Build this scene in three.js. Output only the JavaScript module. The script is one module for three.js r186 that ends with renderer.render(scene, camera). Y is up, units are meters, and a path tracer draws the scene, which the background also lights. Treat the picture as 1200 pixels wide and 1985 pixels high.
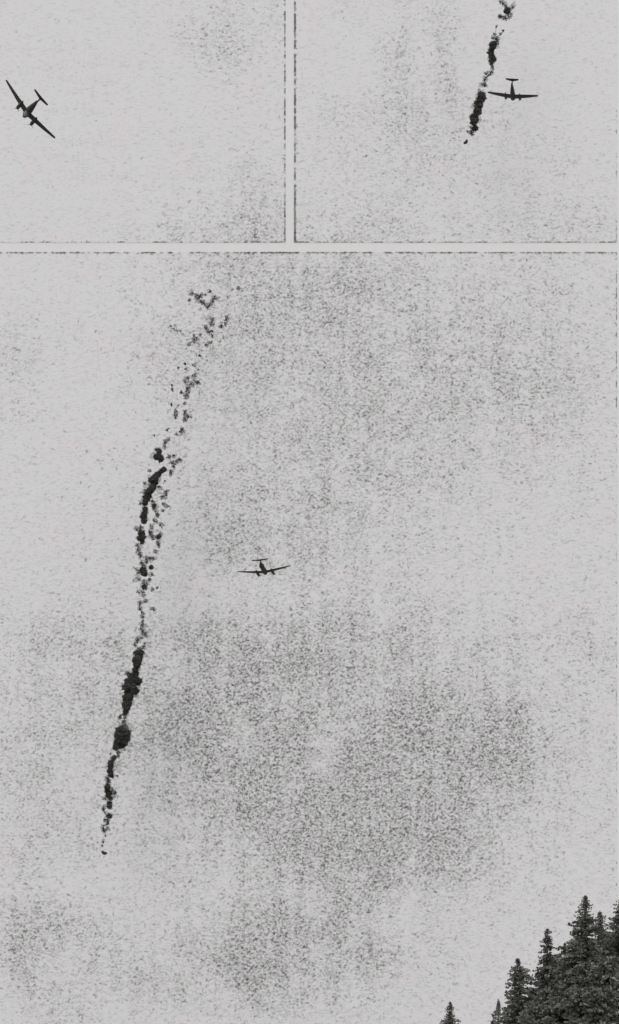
import * as THREE from 'three';
import { mergeGeometries } from 'three/addons/utils/BufferGeometryUtils.js';
import { ImprovedNoise } from 'three/addons/math/ImprovedNoise.js';

// ---------------------------------------------------------------- camera, sky, sun, exposure
// A view camera with a risen lens: it looks level, the horizon lies just under the frame.
const M = 0.15;                 // metres per page unit on the page
const D = 700;                  // metres from the camera to the page
const HORIZON = 2010;           // page unit of the horizon line
const EYE = 1.7;
const scene = new THREE.Scene();
const camera = new THREE.PerspectiveCamera(2 * Math.atan(HORIZON * M / D) * 180 / Math.PI, 1200 / (2 * HORIZON), 1, 9000);
camera.setViewOffset(1200, 2 * HORIZON, 0, 0, 1200, 1985);
camera.position.set(0, EYE, D);
camera.lookAt(0, EYE, 0);
camera.updateProjectionMatrix();

const renderer = new THREE.WebGLRenderer({ antialias: true });
renderer.toneMapping = THREE.LinearToneMapping;
renderer.toneMappingExposure = 1.33;
renderer.shadowMap.enabled = true;

{ // overcast sky, brightest at the zenith
  const w = 64, h = 32, d = new Float32Array(w * h * 4);
  for (let j = 0; j < h; j++) for (let i = 0; i < w; i++) {
    const el = ((j + .5) / h - .5) * Math.PI, k = (j * w + i) * 4, s = Math.max(0, Math.sin(el));
    const L = el > 0 ? 0.62 + 0.38 * s : 0.3;
    d[k] = L; d[k + 1] = L * 0.995; d[k + 2] = L * 1.01; d[k + 3] = 1;
  }
  const t = new THREE.DataTexture(d, w, h, THREE.RGBAFormat, THREE.FloatType);
  t.mapping = THREE.EquirectangularReflectionMapping; t.magFilter = THREE.LinearFilter; t.needsUpdate = true;
  scene.background = t; scene.environment = t;
}
const sun = new THREE.DirectionalLight(0xfff6ea, 0.6);
sun.position.set(-500, 900, 1100); sun.target.position.set(0, 100, 100);
sun.castShadow = true; sun.shadow.radius = 60; sun.shadow.mapSize.set(2048, 2048);
Object.assign(sun.shadow.camera, { left: -300, right: 300, top: 400, bottom: -300, near: 10, far: 3000 });
scene.add(sun, sun.target);

// ---------------------------------------------------------------- helpers
let seed = 20241;
function rnd() { seed = (seed * 1664525 + 1013904223) >>> 0; return seed / 4294967296; }
const rr = (a, b) => a + (b - a) * rnd();
const noise = new ImprovedNoise();
const sheet = (x, y) => new THREE.Vector3((x - 600) * M, EYE + (HORIZON - y) * M, 0);
// a point of the page carried towards the camera until it is `dist` metres from it
function at(x, y, dist) { const p = sheet(x, y), k = dist / D; return new THREE.Vector3(p.x * k, EYE + (p.y - EYE) * k, D - dist); }
const taken = {};
function numbered(n) { const k = taken[n] = (taken[n] ?? -1) + 1; return k ? `${n}_${String(k).padStart(3, '0')}` : n; }
function tag(o, label, category, group) { o.userData.label = label; o.userData.category = category; if (group) o.userData.group = group; return o; }
function mesh(name, g, m, parent) { const o = new THREE.Mesh(g, m); o.name = name; o.castShadow = o.receiveShadow = true; (parent ?? scene).add(o); return o; }
function base(name, pos) { const o = new THREE.Group(); o.name = numbered(name); o.position.copy(pos); scene.add(o); return o; }
const lin = (r, g, b) => new THREE.Color().setRGB(r, g, b);

// ---------------------------------------------------------------- ground
{
  const n = 512, d = new Uint8Array(n * n * 4);
  for (let j = 0; j < n; j++) for (let i = 0; i < n; i++) {
    const u = i / n, v = j / n, k = (j * n + i) * 4;
    const f = noise.noise(u * 40, v * 40, 1) * .5 + noise.noise(u * 120, v * 120, 4) * .35 + (rnd() - .5) * .5;
    const g = 118 + 26 * f; d[k] = g; d[k + 1] = g * .99; d[k + 2] = g * .95; d[k + 3] = 255;
  }
  const t = new THREE.DataTexture(d, n, n); t.colorSpace = THREE.SRGBColorSpace; t.magFilter = THREE.LinearFilter; t.wrapS = t.wrapT = THREE.RepeatWrapping; t.repeat.set(300, 300); t.needsUpdate = true;
  const g = new THREE.PlaneGeometry(6000, 6000); g.rotateX(-Math.PI / 2);
  const o = mesh('ground', g, new THREE.MeshStandardMaterial({ map: t, roughness: 1 })); o.userData.kind = 'structure';
}

// ---------------------------------------------------------------- the page: paper and three grainy sky pictures
const X0 = -160, X1 = 1360, Y0 = -160, Y1 = HORIZON + EYE / M;      // extent of the paper in page units
{
  const g = new THREE.BoxGeometry((X1 - X0) * M, (Y1 - Y0) * M, .5);
  const c = sheet((X0 + X1) / 2, (Y0 + Y1) / 2);
  const n = 512, d = new Uint8Array(n * n * 4);
  for (let j = 0; j < n; j++) for (let i = 0; i < n; i++) {
    const k = (j * n + i) * 4, f = 224 + 3 * noise.noise(i / 40, j / 40, 9) + (rnd() - .5) * 5;
    d[k] = f + 1; d[k + 1] = f + 1; d[k + 2] = f + 3; d[k + 3] = 255;
  }
  const t = new THREE.DataTexture(d, n, n); t.colorSpace = THREE.SRGBColorSpace; t.magFilter = THREE.LinearFilter; t.needsUpdate = true;
  const o = mesh('printed_page', g, new THREE.MeshStandardMaterial({ map: t, roughness: 1 })); taken.printed_page = 0;
  o.position.set(c.x, c.y, -.31);
  tag(o, 'pale grey paper whose blank strips separate the three sky pictures', 'page');
}
// where the toner lies thick: [x, y, half width, half height, amount], in page units
const GRAIN = [
  [900, 690, 110, 55, .5], [690, 690, 70, 80, .4], [840, 610, 70, 40, .3], [1085, 770, 55, 90, .33], [850, 790, 120, 50, .3], [960, 740, 60, 60, .2],
  [520, 540, 90, 60, .36], [440, 520, 60, 30, .3], [540, 640, 90, 60, .36], [660, 560, 60, 60, .32], [760, 540, 140, 40, .2], [1060, 560, 70, 60, .26], [470, 700, 90, 60, .26],
  [560, 780, 120, 80, .24], [640, 910, 130, 110, .24], [720, 880, 110, 70, .2], [900, 900, 120, 60, .13], [520, 1000, 130, 80, .24], [480, 1050, 80, 40, .22], [690, 1070, 90, 50, .26], [410, 1030, 60, 60, .2],
  [690, 1230, 90, 50, .52], [640, 1290, 110, 60, .5], [560, 1310, 120, 60, .42], [400, 1230, 60, 35, .45], [350, 1260, 60, 40, .35], [440, 1330, 90, 60, .42], [500, 1240, 80, 50, .4], [830, 1260, 90, 60, .22],
  [330, 1400, 60, 50, .5], [420, 1410, 90, 60, .62], [480, 1490, 100, 55, .68], [390, 1480, 60, 50, .45], [560, 1420, 60, 60, .4], [700, 1400, 100, 50, .58], [880, 1400, 90, 45, .78], [930, 1450, 60, 50, .72], [780, 1440, 100, 50, .5],
  [690, 1490, 70, 60, .66], [900, 1500, 90, 40, .55], [560, 1560, 90, 50, .55], [460, 1590, 60, 40, .4], [640, 1580, 80, 50, .55], [700, 1610, 70, 40, .7], [660, 1645, 80, 28, .95], [600, 1640, 60, 40, .6], [780, 1630, 70, 55, .75], [830, 1650, 60, 45, .55], [720, 1560, 120, 50, .5],
  [560, 1680, 80, 50, .4], [760, 1700, 110, 40, .45], [640, 1730, 100, 50, .35], [880, 1590, 70, 60, .35], [980, 1590, 50, 40, .22], [1000, 1450, 40, 60, .42], [1090, 1480, 70, 70, .22], [1060, 1260, 80, 50, .22], [1150, 1260, 40, 50, .25], [950, 1280, 70, 50, .2],
  [200, 1260, 70, 45, .4], [120, 1240, 80, 40, .28], [40, 1290, 50, 40, .25], [180, 1330, 60, 40, .25], [60, 1430, 60, 80, .3], [150, 1420, 70, 60, .26], [40, 1540, 50, 60, .26], [140, 1620, 40, 25, .28], [60, 1660, 60, 60, .16], [280, 1480, 60, 60, .25],
  [60, 1830, 70, 40, .55], [110, 1790, 45, 25, .6], [40, 1790, 40, 40, .45], [60, 1890, 60, 40, .42], [120, 1960, 50, 30, .4], [230, 1850, 60, 60, .24],
  [500, 1840, 70, 50, .55], [520, 1900, 60, 50, .5], [470, 1880, 50, 40, .5], [640, 1830, 80, 50, .45], [700, 1860, 60, 40, .4], [560, 1780, 90, 50, .38], [830, 1850, 40, 35, .35], [420, 1840, 60, 50, .4], [300, 1920, 50, 30, .3], [600, 1930, 90, 40, .25], [400, 1640, 70, 60, .28], [300, 1600, 60, 60, .16], [310, 930, 30, 60, .1], [320, 1900, 60, 40, .25],
  [30, 680, 45, 35, .36], [20, 740, 40, 60, .26], [340, 660, 60, 60, .2], [300, 720, 70, 40, .15], [640, 1430, 26, 22, -.5], [575, 1190, 60, 40, -.05], [325, 1480, 22, 22, -.25],
  [740, 1450, 340, 230, .24], [800, 740, 340, 190, .24], [560, 1020, 300, 220, .12], [500, 1780, 420, 160, .18], [120, 1350, 200, 240, .16], [1060, 1420, 130, 200, .12], [460, 560, 160, 80, .14],
  // upper left picture
  [420, 40, 60, 40, .2], [390, 90, 30, 30, .32], [450, 90, 40, 40, .24], [500, 30, 40, 40, .15], [460, 430, 90, 40, .34], [520, 400, 40, 60, .25], [330, 455, 80, 20, .2], [470, 330, 60, 60, .1], [490, 170, 30, 60, .08],
  // upper right picture
  [755, 120, 22, 50, .3], [785, 110, 14, 90, .42], [848, 120, 16, 70, .42], [872, 160, 14, 80, .5], [720, 220, 60, 30, .22], [650, 220, 30, 30, .16], [770, 220, 30, 30, .32], [820, 230, 25, 40, .32], [880, 210, 22, 30, .35], [680, 30, 30, 30, .16], [870, 20, 30, 20, .18],
  [760, 310, 60, 40, .16], [850, 320, 50, 30, .2], [960, 240, 40, 30, .24], [1080, 300, 40, 40, .24], [1080, 420, 60, 40, .25], [640, 310, 60, 60, .12], [900, 430, 150, 30, .18], [680, 440, 80, 30, .24], [760, 400, 80, 60, .14], [1150, 440, 40, 30, .25], [960, 340, 60, 30, .16],
];
const GX = 8, GW = Math.ceil((X1 - X0) / GX), GH = Math.ceil((Y1 - Y0) / GX), dens = new Float32Array(GW * GH);
for (const [x, y, sx, sy, a] of GRAIN) {
  const i0 = Math.max(0, Math.floor((x - 2.6 * sx - X0) / GX)), i1 = Math.min(GW - 1, Math.ceil((x + 2.6 * sx - X0) / GX));
  const j0 = Math.max(0, Math.floor((y - 2.6 * sy - Y0) / GX)), j1 = Math.min(GH - 1, Math.ceil((y + 2.6 * sy - Y0) / GX));
  for (let j = j0; j <= j1; j++) for (let i = i0; i <= i1; i++) {
    const dx = (X0 + i * GX - x) / sx, dy = (Y0 + j * GX - y) / sy;
    dens[j * GW + i] += a * .6 * Math.exp(-.5 * (dx * dx + dy * dy));
  }
}
function density(x, y) {
  const i = Math.min(GW - 1, Math.max(0, Math.round((x - X0) / GX))), j = Math.min(GH - 1, Math.max(0, Math.round((y - Y0) / GX)));
  const v = Math.max(0, dens[j * GW + i]);
  const cloud = .9 + .5 * noise.noise(x / 70, y / 70, 3.3) + .3 * noise.noise(x / 22, y / 22, 7.7);
  const bands = 1 + .5 * noise.noise(x / 30, y / 700, 12.1) + .4 * noise.noise(x / 10, y / 300, 15.1) + .2 * noise.noise(x / 300, y / 9, 2.2);
  return Math.max(0, v * cloud * bands) + .012 + .02 * Math.max(0, noise.noise(x / 80, y / 80, 21));
}
function picture(x0, x1, y0, y1, edges, words) {
  const S = Math.min(1.34, 2040 / (y1 - y0), 2040 / (x1 - x0));
  const w = Math.round((x1 - x0) * S), h = Math.round((y1 - y0) * S);
  const ink = new Float32Array(w * h);                              // toner cover, 0 to 1
  function dot(px, py, r, a, ex = 1, ey = 0, stretch = 1) {         // an elongated speck
    const R = r * 2.2 * stretch, i0 = Math.max(0, Math.floor(px - R)), i1 = Math.min(w - 1, Math.ceil(px + R)), j0 = Math.max(0, Math.floor(py - R)), j1 = Math.min(h - 1, Math.ceil(py + R));
    for (let j = j0; j <= j1; j++) for (let i = i0; i <= i1; i++) {
      const dx = i - px, dy = j - py, u = (dx * ex + dy * ey) / (r * stretch), v = (-dx * ey + dy * ex) / r;
      const q = a * Math.exp(-.7 * (u * u + v * v)), k = j * w + i;
      ink[k] = ink[k] + q - ink[k] * q;
    }
  }
  const cell = 3.4;                                                 // specks keep a little apart, as toner grain does
  for (let cy = y0; cy < y1; cy += cell) for (let cx = x0; cx < x1; cx += cell) {
    const x = cx + rr(-.35, 1.35) * cell, y = cy + rr(-.35, 1.35) * cell, d = Math.min(.85, density(x, y));
    if (rnd() > d * 1.15) continue;
    const t = rnd() < .45 ? rr(-.35, .35) : rnd() < .6 ? rr(-1.3, -.5) : rr(.4, 1.5);
    const big = rnd() < .05 + .22 * d, a = (big ? rr(.34, .68) : rr(.11, .38)) * (.62 + .55 * d);
    dot((x - x0) * S, (y - y0) * S, S * (big ? rr(.9, 1.25) : rr(.65, 1)), a * (d < .06 ? .7 : 1), Math.cos(t), Math.sin(t), rr(1, 2));
    if (rnd() < .4) { const l = rr(2, 4), q = t + rr(-.9, .9); dot((x - x0 + Math.cos(q) * l) * S, (y - y0 + Math.sin(q) * l) * S, S * rr(.65, 1), a * .85, Math.cos(q), Math.sin(q), rr(1, 2)); }
  }
  for (let n = 0; n < (x1 - x0) * (y1 - y0) / 7; n++) {            // the faintest dust, lying along the scan
    const x = rr(x0, x1), y = rr(y0, y1); if (rnd() > .16 + density(x, y) * 1.6) continue;
    dot((x - x0) * S, (y - y0) * S, S * rr(.6, 1), rr(.025, .1), 1, rr(-.15, .15), rr(1, 4));
  }
  for (const [ax, ay, bx, by, strength, thick] of edges) {          // broken toner line along a picture edge
    const L = Math.hypot(bx - ax, by - ay), ex = (bx - ax) / L, ey = (by - ay) / L;
    for (let s = 0; s < L; s += .7) {
      const X = ax + ex * s, Y = ay + ey * s, f = 1.1 * noise.noise((X + Y) / 11, (X - Y) / 160, 5.5) + .9 * noise.noise((X + Y) / 4, 1.5, 8.8) + strength - .5;
      if (f < 0) continue;
      dot((X - x0 + rr(-.5, .5)) * S, (Y - y0 + rr(-.6, .6)) * S, S * rr(.5, .95) * thick, Math.min(.5, .08 + f * .45), ex, ey, 1.2);
      if (rnd() < .09 * strength) dot((X - x0 + rr(-4, 4)) * S, (Y - y0 + rr(-4, 4)) * S, S * rr(.8, 1.3), rr(.3, .6));
    }
  }
  const canvas = document.createElement('canvas'); canvas.width = w; canvas.height = h;
  const c2 = canvas.getContext('2d'); const ghost = new Uint8ClampedArray(w * h);
  if (words) {                                                      // print of the other side showing through the paper
    c2.fillStyle = '#fff'; c2.fillRect(0, 0, w, h); c2.fillStyle = '#000'; c2.font = `bold ${27 * S}px serif`;
    for (const [txt, x, y] of words) c2.fillText(txt, (x - x0) * S, (y - y0) * S);
    const g = c2.getImageData(0, 0, w, h).data; for (let k = 0; k < w * h; k++) ghost[k] = 255 - g[4 * k];
  }
  const data = new Uint8Array(w * h * 4);
  for (let j = 0; j < h; j++) for (let i = 0; i < w; i++) {
    const k = j * w + i, x = x0 + i / S, y = y0 + j / S;
    const tint = noise.noise(x / 34, y / 34, 31) + .6 * noise.noise(x / 90, y / 90, 37);
    const fine = (rnd() - .5) * 5 + 2.2 * noise.noise(x / 9, y / 1.7, 44) + 1.6 * noise.noise(x / 2, y / 40, 48);
    const bR = 222 + fine + 2.2 * tint, bG = 222.5 + fine - 1.5 * tint, bB = 226 + fine + .8 * tint;
    const q = Math.min(1, ink[k]), gh = 1 - .017 * ghost[k] / 255;
    const o = ((h - 1 - j) * w + i) * 4;
    data[o] = (bR * (1 - q) + 52 * q) * gh; data[o + 1] = (bG * (1 - q) + 54 * q) * gh; data[o + 2] = (bB * (1 - q) + 50 * q) * gh; data[o + 3] = 255;
  }
  const t = new THREE.DataTexture(data, w, h); t.colorSpace = THREE.SRGBColorSpace; t.magFilter = THREE.LinearFilter; t.minFilter = THREE.LinearMipmapLinearFilter; t.generateMipmaps = true; t.anisotropy = 4; t.needsUpdate = true;
  const g = new THREE.BoxGeometry((x1 - x0) * M, (y1 - y0) * M, .05), c = sheet((x0 + x1) / 2, (y0 + y1) / 2);
  const o = mesh(numbered('sky'), g, new THREE.MeshStandardMaterial({ map: t, roughness: 1 }));
  o.position.set(c.x, c.y, -.025); o.userData.kind = 'structure';
  return o;
}
picture(X0, 554, Y0, 470.5, [[552, Y0, 552, 469, .8, 1.2], [X0, 469, 552, 469, .5, 1]],
  [['able to', 96, 97], ['northeast of', 90, 129], ['minutes.', 90, 161], ['not taken', 90, 223], ['The plane was about', 118, 285], ['again.', 90, 314], ['Two people who observed', 118, 349]]).userData.label = 'pale clean sky behind the banking aeroplane, upper left picture';
picture(569, 1196, Y0, 470.5, [[571.5, Y0, 571.5, 469, .98, 1.5], [571, 469, 1194, 469, .55, 1], [1194.5, 200, 1194.5, 469, .2, 1]]).userData.label = 'speckled sky behind the short smoke trail, upper right picture';
picture(X0, 1196, 487.5, Y1, [[X0, 489.5, 1194, 489.5, .78, 1.15], [1194.5, 490, 1194.5, 800, .6, 1], [1194.5, 800, 1194.5, 1740, .12, .9]]).userData.label = 'heavily speckled grey sky of the large lower picture';

// ---------------------------------------------------------------- lofted shapes
function loft(rings, capped = true) {                               // rings of equal length, each a list of Vector3
  const n = rings[0].length, pos = [], idx = [];
  for (const r of rings) for (const p of r) pos.push(p.x, p.y, p.z);
  for (let i = 0; i < rings.length - 1; i++) for (let k = 0; k < n; k++) {
    const a = i * n + k, b = i * n + (k + 1) % n, c = a + n, d = b + n; idx.push(a, b, c, b, d, c);
  }
  if (capped) for (const i of [0, rings.length - 1]) {
    const c = rings[i].reduce((s, p) => s.add(p), new THREE.Vector3()).multiplyScalar(1 / n), ci = pos.length / 3; pos.push(c.x, c.y, c.z);
    for (let k = 0; k < n; k++) i ? idx.push(i * n + k, i * n + (k + 1) % n, ci) : idx.push(i * n + (k + 1) % n, i * n + k, ci);
  }
  const g = new THREE.BufferGeometry(); g.setAttribute('position', new THREE.Float32BufferAttribute(pos, 3)); g.setIndex(idx); g.computeVertexNormals(); return g;
}
const tubeRings = (list, n = 16) => list.map(([z, y, rx, ry]) => Array.from({ length: n }, (_, k) => new THREE.Vector3(Math.cos(k / n * 6.28318) * rx, y + Math.sin(k / n * 6.28318) * ry, z)));
const FOIL = [[1, 0], [.75, .045], [.5, .07], [.25, .08], [.08, .055], [0, 0], [.08, -.035], [.25, -.045], [.5, -.035], [.75, -.018]];
// sections [across, up, leading edge z, chord, thickness factor]; vertical: the surface stands up
function foil(sections, vertical = false) {
  return loft(sections.map(([a, b, z, c, t]) => FOIL.map(([u, v]) => vertical ? new THREE.Vector3(v * c * t, b, z + u * c) : new THREE.Vector3(a, b + v * c * t, z + u * c))));
}

// ---------------------------------------------------------------- aeroplanes: T-tailed twins, nose towards -z
const paint = new THREE.MeshStandardMaterial({ color: lin(.026, .028, .023), roughness: .75 });
const glareGrey = new THREE.MeshStandardMaterial({ color: lin(.24, .24, .23), roughness: .6 });  // paler grey that paints in the glare under the fuselage
const glass = new THREE.MeshPhysicalMaterial({ color: lin(.02, .02, .022), roughness: .15, clearcoat: 1 });
const bladeMat = new THREE.MeshStandardMaterial({ color: lin(.03, .03, .03), roughness: .6 });
function aeroplane(label, pos, euler, { nose = 2.9, engine = 2.7, bellyGlare = false, dihedral = .12, tail = 5.6, gull = 0, tailSpan = 2.3, aft = 1 } = {}) {
  const t = base('twin_engine_aeroplane', pos); t.rotation.set(euler[0], euler[1], euler[2], 'ZYX');
  tag(t, label, 'aeroplane', 'aeroplanes in the three pictures');
  const f = mesh('fuselage', loft(tubeRings([[-nose, -.1, .06, .06], [-nose + .3, -.08, .3, .3], [-nose + 1, 0, .5, .52], [-1.2, .05, .66, .74], [1.2, .05, .66, .74], [2.6, .14, .54, .6], [4, .26, .4 * aft, .42 * aft], [tail, .4, .2 * aft, .24 * aft], [tail + .5, .44, .06, .08]])), paint, t);
  mesh('windscreen', loft(tubeRings([[-nose + 1.15, .36, .2, .14], [-nose + 1.5, .5, .4, .2], [-nose + 2, .6, .44, .2], [-nose + 2.3, .62, .3, .15]], 12)), glass, f);
  for (const s of [-1, 1]) {
    const tip = 6.95;
    mesh('wing', foil([[s * .3, -.28, -.95, 2.3, 1.25], [s * 2.3, -.28 + 2 * dihedral * (1 + gull), -.85, 2.05, 1.15], [s * 4.6, -.28 + 4.3 * dihedral, -.55, 1.55, 1], [s * (tip - .25), -.28 + tip * dihedral, -.25, .95, .9], [s * tip, -.27 + tip * dihedral, -.05, .5, .7]]), paint, t);
    const n = mesh('engine_nacelle', loft(tubeRings([[-engine, 0, .12, .12], [-engine + .12, -.03, .27, .27], [-engine + .6, -.06, .35, .38], [-.9, -.06, .36, .42], [.8, 0, .28, .3], [1.7, .04, .05, .05]], 14)), paint, t);
    n.position.set(s * 1.95, -.28 + 1.9 * dihedral * (1 + gull), 0);
    const p = [new THREE.SphereGeometry(.14, 10, 8).scale(1, 1, 1.6).translate(0, 0, -engine - .06)];
    for (let k = 0; k < 3; k++) p.push(new THREE.BoxGeometry(.09, .62, .03).translate(0, .36, 0).rotateY(.3).rotateZ(k * 2.0944 + .4).translate(0, 0, -engine - .1));
    mesh('propeller', mergeGeometries(p.map(g => g.toNonIndexed())), bladeMat, n);
  }
  mesh('tail_fin', foil([[0, .3, tail - 1.7, 2, 1.6], [0, .8, tail - .85, 1.5, 1.7], [0, 1.27, tail - .3, 1.25, 1.8]], true), paint, t);
  mesh('tailplane', foil([[-1, .06, .55, .6, .8], [-.93, .04, .35, .85, 1], [0, 0, -.25, 1.45, 1.1], [.93, .04, .35, .85, 1], [1, .06, .55, .6, .8]].map(([a, b, z, c, q]) => [a * tailSpan, 1.22 + b, tail + z, c, q])), paint, t);
  if (bellyGlare) mesh('belly_glare', loft(tubeRings([[-1, -.5, .2, .24], [-.4, -.55, .4, .32], [.6, -.54, .42, .32], [1.2, -.46, .26, .24]], 12)), glareGrey, t).userData.label = 'painted glare on the underside between the wings';  // glare on the lower fuselage, built as a pale shape
  return t;
}
const R = Math.PI / 180;
aeroplane('dark banking twin-engine aeroplane with its right wing low, upper left picture', at(54, 217, 467), [-14 * R, 17 * R, -47 * R], { bellyGlare: true, dihedral: .14, tailSpan: 1.85 });
aeroplane('dark twin-engine aeroplane just right of the short smoke trail', at(994, 186, 660), [-7 * R, -9 * R, -7.5 * R], { engine: 1.5, nose: 1.9, dihedral: .1, tailSpan: 1.75 });
aeroplane('small dark twin-engine aeroplane alone beside the long smoke trail', at(512.5, 1107, 622), [-5 * R, -8 * R, 5 * R], { dihedral: .12, engine: 3.3, nose: 2.6, aft: 1.7, tailSpan: 2.15 });

// ---------------------------------------------------------------- smoke trails
const veilMat = new THREE.MeshStandardMaterial({ color: lin(.05, .052, .046), roughness: 1, transparent: true, opacity: .2 });
const smokeMat = new THREE.MeshStandardMaterial({ vertexColors: true, roughness: 1 });
function lump(x, y, z, r, detail, rough, stretch) {                 // an irregular clot of smoke, in metres
  const g = new THREE.IcosahedronGeometry(1, detail), p = g.attributes.position, col = new Float32Array(p.count * 3), o = rr(0, 500);
  const ax = rr(0, 6.28), ca = Math.cos(ax), sa = Math.sin(ax);
  for (let i = 0; i < p.count; i++) {
    let X = p.getX(i), Y = p.getY(i), Z = p.getZ(i);
    const q = 1 + rough * (noise.noise(X * 1.7 + o, Y * 1.7, Z * 1.7) * 1.1 + noise.noise(X * 3.6 + o, Y * 3.6, Z * 3.6 + 9) * .8 + (detail > 2 ? .35 * noise.noise(X * 8, Y * 8 + o, Z * 8) : 0));
    const c = Math.max(.014, .038 + .1 * noise.noise(X * 4 + o, Y * 4 + 5, Z * 4));
    X *= q * stretch; Y *= q; Z *= q;
    p.setXYZ(i, x + r * (X * ca - Y * sa), y + r * (X * sa + Y * ca), z + r * Z);
    col[3 * i] = c; col[3 * i + 1] = c * 1.03; col[3 * i + 2] = c * .9;
  }
  g.deleteAttribute('uv'); g.setAttribute('color', new THREE.BufferAttribute(col, 3)); g.computeVertexNormals(); return g;
}
const shard = (p, r, out) => out.push(lump(p.x, p.y, p.z, r, rnd() < .3 ? 1 : 0, .9, rr(1, 2.6)));
function curl(p, length, size, out) {                               // a drifting thread of smoke flecks
  let a = rr(0, 6.28), turn = rr(-.5, .5); const q = p.clone(), n = Math.max(3, Math.round(length / (size * 1.5)));
  for (let i = 0; i < n; i++) {
    if (rnd() < .78) shard(q.clone().add(new THREE.Vector3(rr(-.4, .4) * size, rr(-.4, .4) * size, rr(-1, 1) * size)), size * (.35 + .75 * rnd() * rnd()), out);
    a += turn + rr(-.45, .45); q.x += Math.cos(a) * size * 1.4; q.y += Math.sin(a) * size * 1.4; q.z += rr(-1, 1) * size;
  }
}
function trail(label, dist, puffs) {
  const k = dist / D * M, o = base('smoke_trail', at(puffs[puffs.length - 1][0], puffs[puffs.length - 1][1], dist));
  tag(o, label, 'smoke', 'smoke trails');
  const wisps = [], veil = []; let before = null;
  for (const [px, py, pr] of puffs) {
    const c = at(px, py, dist).sub(o.position), r = pr * k;
    c.z += rr(-1, 1) * 1.2;
    if (before && before.p.distanceTo(c) < 17 * k) {                // thin threads join neighbouring clots
      const m = Math.min(before.r, r);
      if (m > 3.8 * k) for (let i = 0; i < 3; i++) { const p = before.p.clone().lerp(c, rr(.2, .8)); wisps.push(lump(p.x + rr(-.3, .3) * m, p.y + rr(-.3, .3) * m, p.z, m * rr(.35, .7), 2, .9, rr(1, 1.5))); }
      for (let i = 0; i < 9; i++) { const p = before.p.clone().lerp(c, rnd()); p.x += rr(-1, 1) * m * .8; p.y += rr(-1, 1) * m * .8; curl(p, k * rr(1.5, 4), k * rr(.45, .8), wisps); }
    }
    before = { p: c, r };
    if (pr >= 3.9) {
      const parts = [lump(c.x, c.y, c.z, r * .9, 3, .85, rr(.95, 1.3))];
      for (let i = 0; i < 10; i++) { const a = rr(0, 6.28); parts.push(lump(c.x + Math.cos(a) * r * .85, c.y + Math.sin(a) * r * .85, c.z + rr(-.5, .5) * r, r * rr(.18, .4), 1, .9, rr(1, 1.8))); }
      mesh('smoke_puff', mergeGeometries(parts), smokeMat, o);
      for (let i = 0; i < 10; i++) { const a = rr(0, 6.28), q = rr(.85, 1.3) * r; curl(new THREE.Vector3(c.x + Math.cos(a) * q, c.y + Math.sin(a) * q, c.z), k * rr(1.5, 4), k * rr(.4, .75), wisps); }
      veil.push(lump(c.x + rr(-.4, .4) * r, c.y + rr(-.4, .4) * r, c.z + r * .4, r * rr(.95, 1.3), 2, .8, rr(1, 1.5)));
    } else {
      const n = Math.round(4 + pr * 2.9);
      for (let i = 0; i < n; i++) { const a = rr(0, 6.28), q = Math.sqrt(rnd()) * r * 1.15; curl(new THREE.Vector3(c.x + Math.cos(a) * q, c.y + Math.sin(a) * q, c.z), k * rr(1.5, 1.5 + pr * 1.6), k * rr(.5, 1.1), wisps); }
      if (pr > 1.9) veil.push(lump(c.x + rr(-.6, .6) * r, c.y + rr(-.6, .6) * r, c.z, r * rr(1, 1.5), 2, .9, rr(1, 1.9)));
    }
  }
  for (const g of veil) g.deleteAttribute('color');
  mesh('smoke_veil', mergeGeometries(veil), veilMat, o).userData.kind = 'stuff';
  const w = mesh('smoke_wisps', mergeGeometries(wisps), smokeMat, o); w.userData.kind = 'stuff';
}
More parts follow.
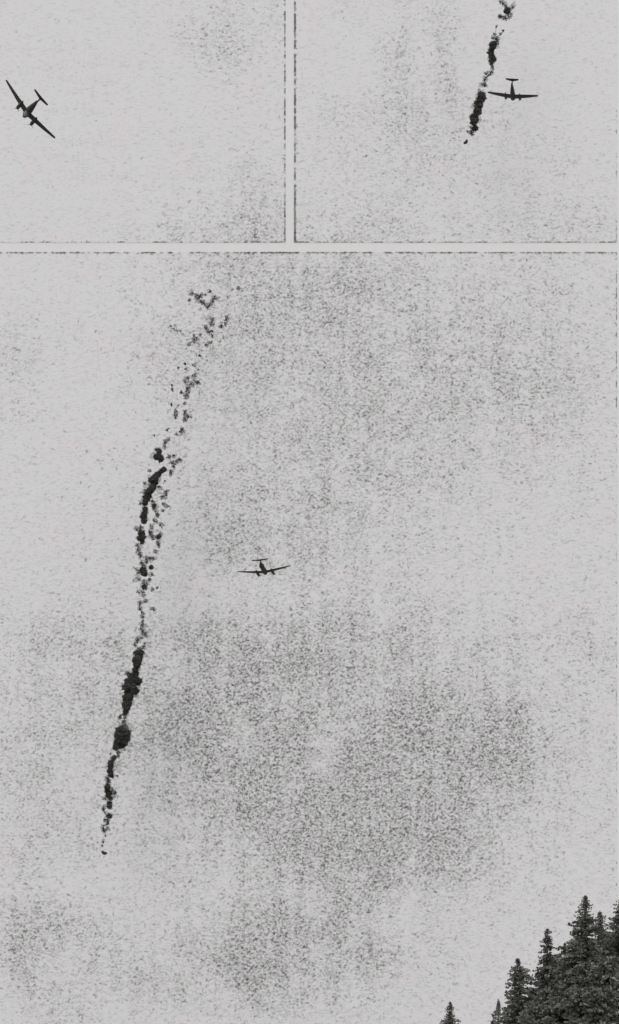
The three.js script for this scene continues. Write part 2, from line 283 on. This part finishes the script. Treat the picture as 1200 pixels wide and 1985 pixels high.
const LONG = [
  [372, 571, 3], [380, 572, 3], [390, 574, 3], [384, 577, 3], [390, 583, 2.6], [396, 589, 3], [402, 595, 3], [407, 590, 2.6], [412, 585, 3], [417, 579, 3], [399, 573, 2], [408, 568, 2], [368, 583, 2], [441, 576, 1.6], [462, 557, 2], [331, 633, 1.6], [340, 637, 1.6], [350, 639, 1.6], [412, 621, 2.6], [411, 630, 3], [440, 618, 2.8], [437, 628, 2.4], [428, 632, 2], [399, 636, 2.6], [404, 643, 3], [411, 643, 2], [411, 652, 2], [376, 648, 2], [381, 654, 2.6], [375, 660, 2.6], [388, 651, 2.2], [399, 667, 2.8], [408, 663, 2.4], [367, 668, 2], [387, 690, 2],
  [358, 705, 1.8], [361, 714, 1.8], [345, 714, 1.6], [375, 706, 1.8], [384, 718, 1.8], [376, 729, 3], [364, 733, 2], [381, 738, 2], [386, 745, 2], [359, 740, 3.6], [372, 743, 3.6], [364, 753, 3.8], [364, 762, 3.8], [361, 769, 3.6], [351, 760, 2.2], [334, 755, 1.6], [334, 748, 1.4], [358, 780, 2.4], [332, 785, 1.8], [345, 788, 1.6], [340, 798, 2.8], [358, 796, 2], [333, 785, 1.6], [341, 803, 3], [341, 809, 1.6], [359, 804, 3.4], [359, 812, 3.4], [368, 809, 2.4], [353, 831, 2.6], [350, 836, 2.8], [343, 843, 2], [324, 835, 1.6], [299, 845, 1.6], [327, 852, 2.4], [320, 859, 2.2],
  [320, 867, 2.8], [303, 872, 2], [309, 876, 4], [304, 885, 5.4], [312, 893, 5], [309, 887, 5], [327, 883, 2.8], [336, 883, 2.4], [348, 892, 2.8], [333, 895, 3.6], [342, 894, 2.4], [336, 903, 3], [332, 913, 2.8], [331, 919, 2], [317, 908, 4.6], [313, 913, 4.2], [308, 917, 4],
  [304, 920, 5], [300, 927, 6], [301, 935, 5], [292, 931, 4], [291, 913, 2.4], [281, 937, 2.2], [296, 943, 6], [292, 952, 6.4], [281, 955, 3], [287, 960, 6], [285, 967, 6], [281, 975, 5], [272, 976, 1.6], [281, 985, 4], [280, 995, 5],
  [320, 931, 1.8], [309, 943, 2], [323, 951, 2.8], [321, 960, 2.8], [316, 967, 3.6], [317, 975, 3], [325, 981, 1.8], [315, 988, 2.6], [297, 973, 2.8], [299, 981, 4], [300, 987, 3], [304, 996, 2.4],
  [283, 991, 3], [279, 1002, 5.4], [279, 1009, 5], [305, 998, 2.2], [301, 1011, 2.6], [312, 1017, 3.2], [265, 1025, 3.2], [273, 1022, 2.8], [274, 1033, 6], [271, 1042, 5], [279, 1042, 4], [276, 1049, 4], [293, 1021, 2.8], [291, 1030, 3], [293, 1037, 3], [296, 1043, 3], [307, 1042, 4], [312, 1036, 2.6], [306, 1051, 3], [307, 1057, 2.4],
  [268, 1057, 3.7], [268, 1065, 3], [271, 1072, 3], [301, 1069, 3], [273, 1080, 2], [284, 1082, 2.4], [296, 1083, 3], [290, 1081, 2], [284, 1088, 2.8], [273, 1090, 2.4], [278, 1095, 2.4], [293, 1101, 4], [262, 1101, 1.8], [277, 1106, 6], [268, 1108, 3.8], [280, 1112, 5], [295, 1114, 2.6], [290, 1123, 2.4], [268, 1123, 3.2], [283, 1130, 3.8], [279, 1137, 4], [281, 1141, 3], [296, 1143, 2.6], [303, 1138, 1.8], [268, 1148, 1.8], [276, 1148, 2.8], [279, 1154, 2.4],
  [282, 1165, 2.6], [272, 1170, 2.6], [273, 1180, 2.8], [276, 1188, 2.4], [297, 1180, 3], [277, 1196, 2.8], [277, 1203, 2.4], [277, 1212, 2.8], [275, 1220, 3], [278, 1225, 3.4], [283, 1231, 2.8],
  [267, 1237, 2.4], [274, 1237, 2], [267, 1243, 2.4], [261, 1251, 2.4], [282, 1247, 1.8], [277, 1254, 2.8], [269, 1257, 2.8], [263, 1266, 3.9], [273, 1265, 5], [269, 1274, 7], [262, 1277, 4], [267, 1282, 7], [266, 1289, 6], [263, 1297, 5.2], [263, 1304, 5.6],
  [246, 1305, 3], [249, 1309, 2.8], [257, 1312, 7], [262, 1315, 6], [272, 1320, 3.9], [248, 1321, 6], [255, 1322, 7], [267, 1323, 5], [244, 1334, 6], [255, 1333, 8], [262, 1340, 6], [267, 1339, 3], [248, 1343, 6], [252, 1345, 7], [246, 1352, 7], [252, 1353, 6], [245, 1363, 7], [249, 1364, 6], [245, 1373, 6], [244, 1380, 4.6], [242, 1385, 3], [233, 1389, 2], [231, 1392, 1.6], [242, 1391, 2.2], [241, 1399, 3], [240, 1405, 3.6],
  [235, 1418, 10], [231, 1425, 9], [242, 1424, 9.5], [238, 1432, 9], [236, 1424, 11], [228, 1440, 7], [225, 1449, 5], [236, 1442, 6.5], [229, 1457, 3], [229, 1463, 2], [214, 1462, 1.6], [221, 1470, 3.9], [216, 1479, 5], [215, 1486, 4.8], [214, 1496, 5], [215, 1503, 4], [226, 1503, 1.6], [208, 1508, 3], [212, 1513, 3], [209, 1517, 3], [209, 1526, 4.6], [209, 1534, 5], [212, 1538, 5], [218, 1530, 2.6], [221, 1537, 2.8], [209, 1542, 4], [214, 1548, 4], [202, 1547, 2.8], [212, 1557, 4], [213, 1564, 4], [201, 1564, 1.8], [201, 1569, 2.2], [204, 1575, 1.8], [208, 1582, 2.8], [212, 1581, 4.4], [202, 1590, 2], [209, 1589, 2.8], [209, 1596, 2.2], [201, 1600, 1.8], [200, 1606, 2.2], [202, 1612, 2.2], [209, 1605, 2.4], [206, 1610, 1.8], [204, 1620, 1.2], [199, 1631, 1.6], [199, 1641, 1.3]];
const SHORT = [
  [975, -8, 4], [985, -14, 5], [992, -24, 5], [988, -34, 4], [972, 3, 3], [978, 10, 3.8], [983, 17, 4.6], [982, 25, 5], [992, 17, 3], [988, 33, 3.2], [977, 37, 3.2], [970, 33, 2.8], [967, 30, 2], [962, 53, 1.8], [960, 63, 2], [965, 72, 2.6], [970, 67, 2], [975, 62, 1.4], [955, 72, 2], [961, 77, 2.2], [958, 82, 3.9], [955, 90, 6.2], [952, 98, 5.4], [963, 84, 2.4], [953, 108, 5], [958, 112, 4], [953, 117, 5], [952, 127, 2.6], [955, 133, 2.8], [952, 138, 2.4], [942, 142, 2], [947, 147, 1.8], [941, 155, 2.8], [939, 162, 3.4], [936, 168, 2.8],
  [935, 185, 6.6], [932, 193, 7], [928, 202, 7], [927, 210, 6], [925, 218, 7], [917, 224, 4.6], [922, 228, 6], [918, 237, 5.6], [922, 247, 4.4], [915, 245, 3], [918, 252, 3], [913, 258, 2.6], [916, 261, 1.6], [905, 257, .9]];
trail('long dark broken smoke trail slanting down the large lower picture', 680, LONG);
trail('short dark smoke trail leaving the top edge of the upper right picture', 680, SHORT);
// the dark objects that fall at the lower ends of the trails
function falling(label, x, y, r, turn) {
  const c = at(x, y, 680), k = 680 / D * M * r, o = base('falling_object', c); o.rotation.z = turn; tag(o, label, 'falling object', 'falling objects');
  const g = loft([[-1.45, .1, .25], [-1.2, .06, .62], [-.6, -.12, .8], [.1, -.2, .84], [.7, -.08, .8], [1.2, .16, .6], [1.45, .26, .25]].map(([u, v, q]) => Array.from({ length: 14 }, (_, i) => new THREE.Vector3(u * k, (v + q * Math.sin(i / 14 * 6.2832)) * k, q * Math.cos(i / 14 * 6.2832) * k))));
  mesh('body', g, paint, o);
}
falling('tiny black falling object at the lower tip of the long smoke trail', 202, 1653, 4, -.45);
falling('tiny dark falling object at the lower tip of the short smoke trail', 903, 275, 3.6, .8);

// ---------------------------------------------------------------- conifers
const barkMat = new THREE.MeshStandardMaterial({ color: lin(.04, .037, .033), roughness: 1 });
const needleMat = new THREE.MeshStandardMaterial({ vertexColors: true, roughness: .9, side: THREE.DoubleSide });
function conifer(label, tx, ty, dist, halfWidth, { full = .9, gaps = .06, lean = 0, spire = .5, ragged = .9, group } = {}) {
  const top = at(tx, ty, dist), H = top.y, k = dist / D * M, RW = halfWidth * k;
  const t = base('conifer_tree', new THREE.Vector3(top.x, 0, top.z)); tag(t, label, 'tree', group);
  const tr = [];
  for (let i = 0; i <= 8; i++) { const f = i / 8; tr.push([f * H * .985, .014 * H * (1 - f) + .012, lean * f * f * .3]); }
  mesh('trunk', loft(tr.map(([y, r, dx]) => Array.from({ length: 9 }, (_, q) => new THREE.Vector3(dx + Math.cos(q / 9 * 6.2832) * r, y, Math.sin(q / 9 * 6.2832) * r)))), barkMat, t);
  const P = [], N = [], C = [];
  const tri = (a, b, c, shade) => {
    const n = new THREE.Vector3().subVectors(b, a).cross(new THREE.Vector3().subVectors(c, a)).normalize();
    for (const v of [a, b, c]) { P.push(v.x, v.y, v.z); N.push(n.x, n.y, n.z); C.push(shade, shade * 1.02, shade * .92); }
  };
  const spray = (o, dir, len, wid, shade) => {                      // a flat needle spray: two faces bent along the middle
    const side = new THREE.Vector3(rr(-1, 1), rr(-.5, .5), rr(-1, 1)).cross(dir).normalize().multiplyScalar(wid), m = o.clone().addScaledVector(dir, len * .45), e = o.clone().addScaledVector(dir, len);
    m.y += wid * .25;
    tri(o, m.clone().add(side), e, shade); tri(o, e, m.clone().sub(side), shade);
  };
  const step = .12 + .004 * H, axis = y => lean * ((y / H) ** 2) * .3;
  for (let y = .25; y < H - .03; y += step * rr(.8, 1.2) * (.45 + .55 * Math.min(1, (H - y) / 1.5))) {
    const f = (H - y) / H;                                           // 0 at the tip, 1 at the ground
    const env = RW * Math.min(1.15, Math.pow(f, spire) * 1.35) * full, nb = 6 + Math.floor(rnd() * 3), a0 = rr(0, 6.28);
    const tier = .78 + .5 * noise.noise(y * 1.5, tx * .37, 3.1) + .4 * noise.noise(y * 3.7, tx, 8.2);
    for (let b = 0; b < nb; b++) {
      if (rnd() < gaps) continue;
      const a = a0 + b / nb * 6.283 + rr(-.3, .3), L = Math.max(.03, env * tier * rr(.7, 1.15) * (1 + ragged * noise.noise(Math.cos(a) * 1.3 + tx, y * 1.1, Math.sin(a) * 1.3))), droop = rr(.1, .4) * (1 - Math.exp(-f * 7));
      const ca = Math.cos(a), sa = Math.sin(a), nt = Math.max(2, Math.round(L / .14)), shade = Math.max(.035, .12 + rr(-.07, .07)), big = Math.min(1, .3 + L * .9);
      for (let i = 0; i <= nt; i++) {
        const s = i / nt, q0 = L * s;
        const o = new THREE.Vector3(axis(y) + ca * q0, y + .5 * L * Math.exp(-f * 14) * s - droop * L * s * (1.3 - .6 * s) + rr(-.05, .05) * big, sa * q0);
        for (let q = 0; q < 3; q++) {
          const aa = a + rr(-1.2, 1.2), d = new THREE.Vector3(Math.cos(aa), rr(-.5, .45), Math.sin(aa)).normalize();
          spray(o, d, rr(.17, .36) * (.75 + .4 * (1 - s)) * big, rr(.05, .12) * big, Math.max(.025, shade + rr(-.03, .035)) * (rnd() < .05 ? 2.6 : 1));
        }
      }
    }
  }
  for (let i = 0; i < 14; i++) { const f = i / 14, a = rr(0, 6.28); spray(new THREE.Vector3(axis(H), H - f * .3, 0), new THREE.Vector3(Math.cos(a) * .4, 1, Math.sin(a) * .4).normalize(), .1 + .06 * f, .025, .05); }
  const g = new THREE.BufferGeometry(); g.setAttribute('position', new THREE.Float32BufferAttribute(P, 3)); g.setAttribute('normal', new THREE.Float32BufferAttribute(N, 3)); g.setAttribute('color', new THREE.Float32BufferAttribute(C, 3));
  mesh('crown', g, needleMat, t);
}
conifer('tallest dark conifer of the grove in the lower right corner', 1135, 1737, 150, 88, { spire: .76, gaps: .06 });
conifer('dark conifer cut by the right edge of the picture', 1208, 1745, 152, 100, { spire: .66 });
conifer('slender spire close behind the tallest conifer on its right', 1163, 1767, 156, 60, { spire: .75 });
conifer('dark conifer with a blunt open top left of the tallest one', 1061, 1801, 148, 62, { spire: .7, gaps: .26 });
conifer('thin bare-tipped spire between the open-topped and the tallest conifer', 1095, 1828, 158, 50, { spire: 1.3, gaps: .1 });
conifer('bushy conifer at the left edge of the dense grove', 1004, 1859, 146, 54, { spire: .7, gaps: .12 });
conifer('tiny thin conifer top just left of the grove', 966, 1938, 160, 13, { spire: .6, gaps: .3 });
conifer('stubby sapling top at the foot of the thin conifer', 958, 1971, 150, 9, { spire: .6, gaps: .3 });
conifer('lone small conifer top standing apart left of the grove', 873, 1943, 165, 38, { spire: .9, gaps: .25 });
for (const [x, y, d, w] of [[1080, 1843, 162, 50], [1112, 1846, 164, 46], [1037, 1908, 152, 66], [1068, 1872, 158, 66], [1122, 1810, 160, 70], [1150, 1815, 158, 74], [1182, 1800, 162, 74], [1100, 1878, 154, 74], [1140, 1860, 146, 76], [1178, 1850, 144, 80], [1062, 1915, 145, 70], [1020, 1940, 150, 56], [1085, 1925, 142, 76], [1125, 1910, 140, 76], [1165, 1910, 139, 76], [1200, 1885, 141, 76], [1002, 1958, 154, 42], [1042, 1945, 143, 60]])
  conifer('dark conifer crowded inside the dense lower right grove', x, y + 8, d, w, { spire: .42, gaps: .02, full: .85, ragged: .6, group: 'conifers packed in the dense grove' });

renderer.render(scene, camera);
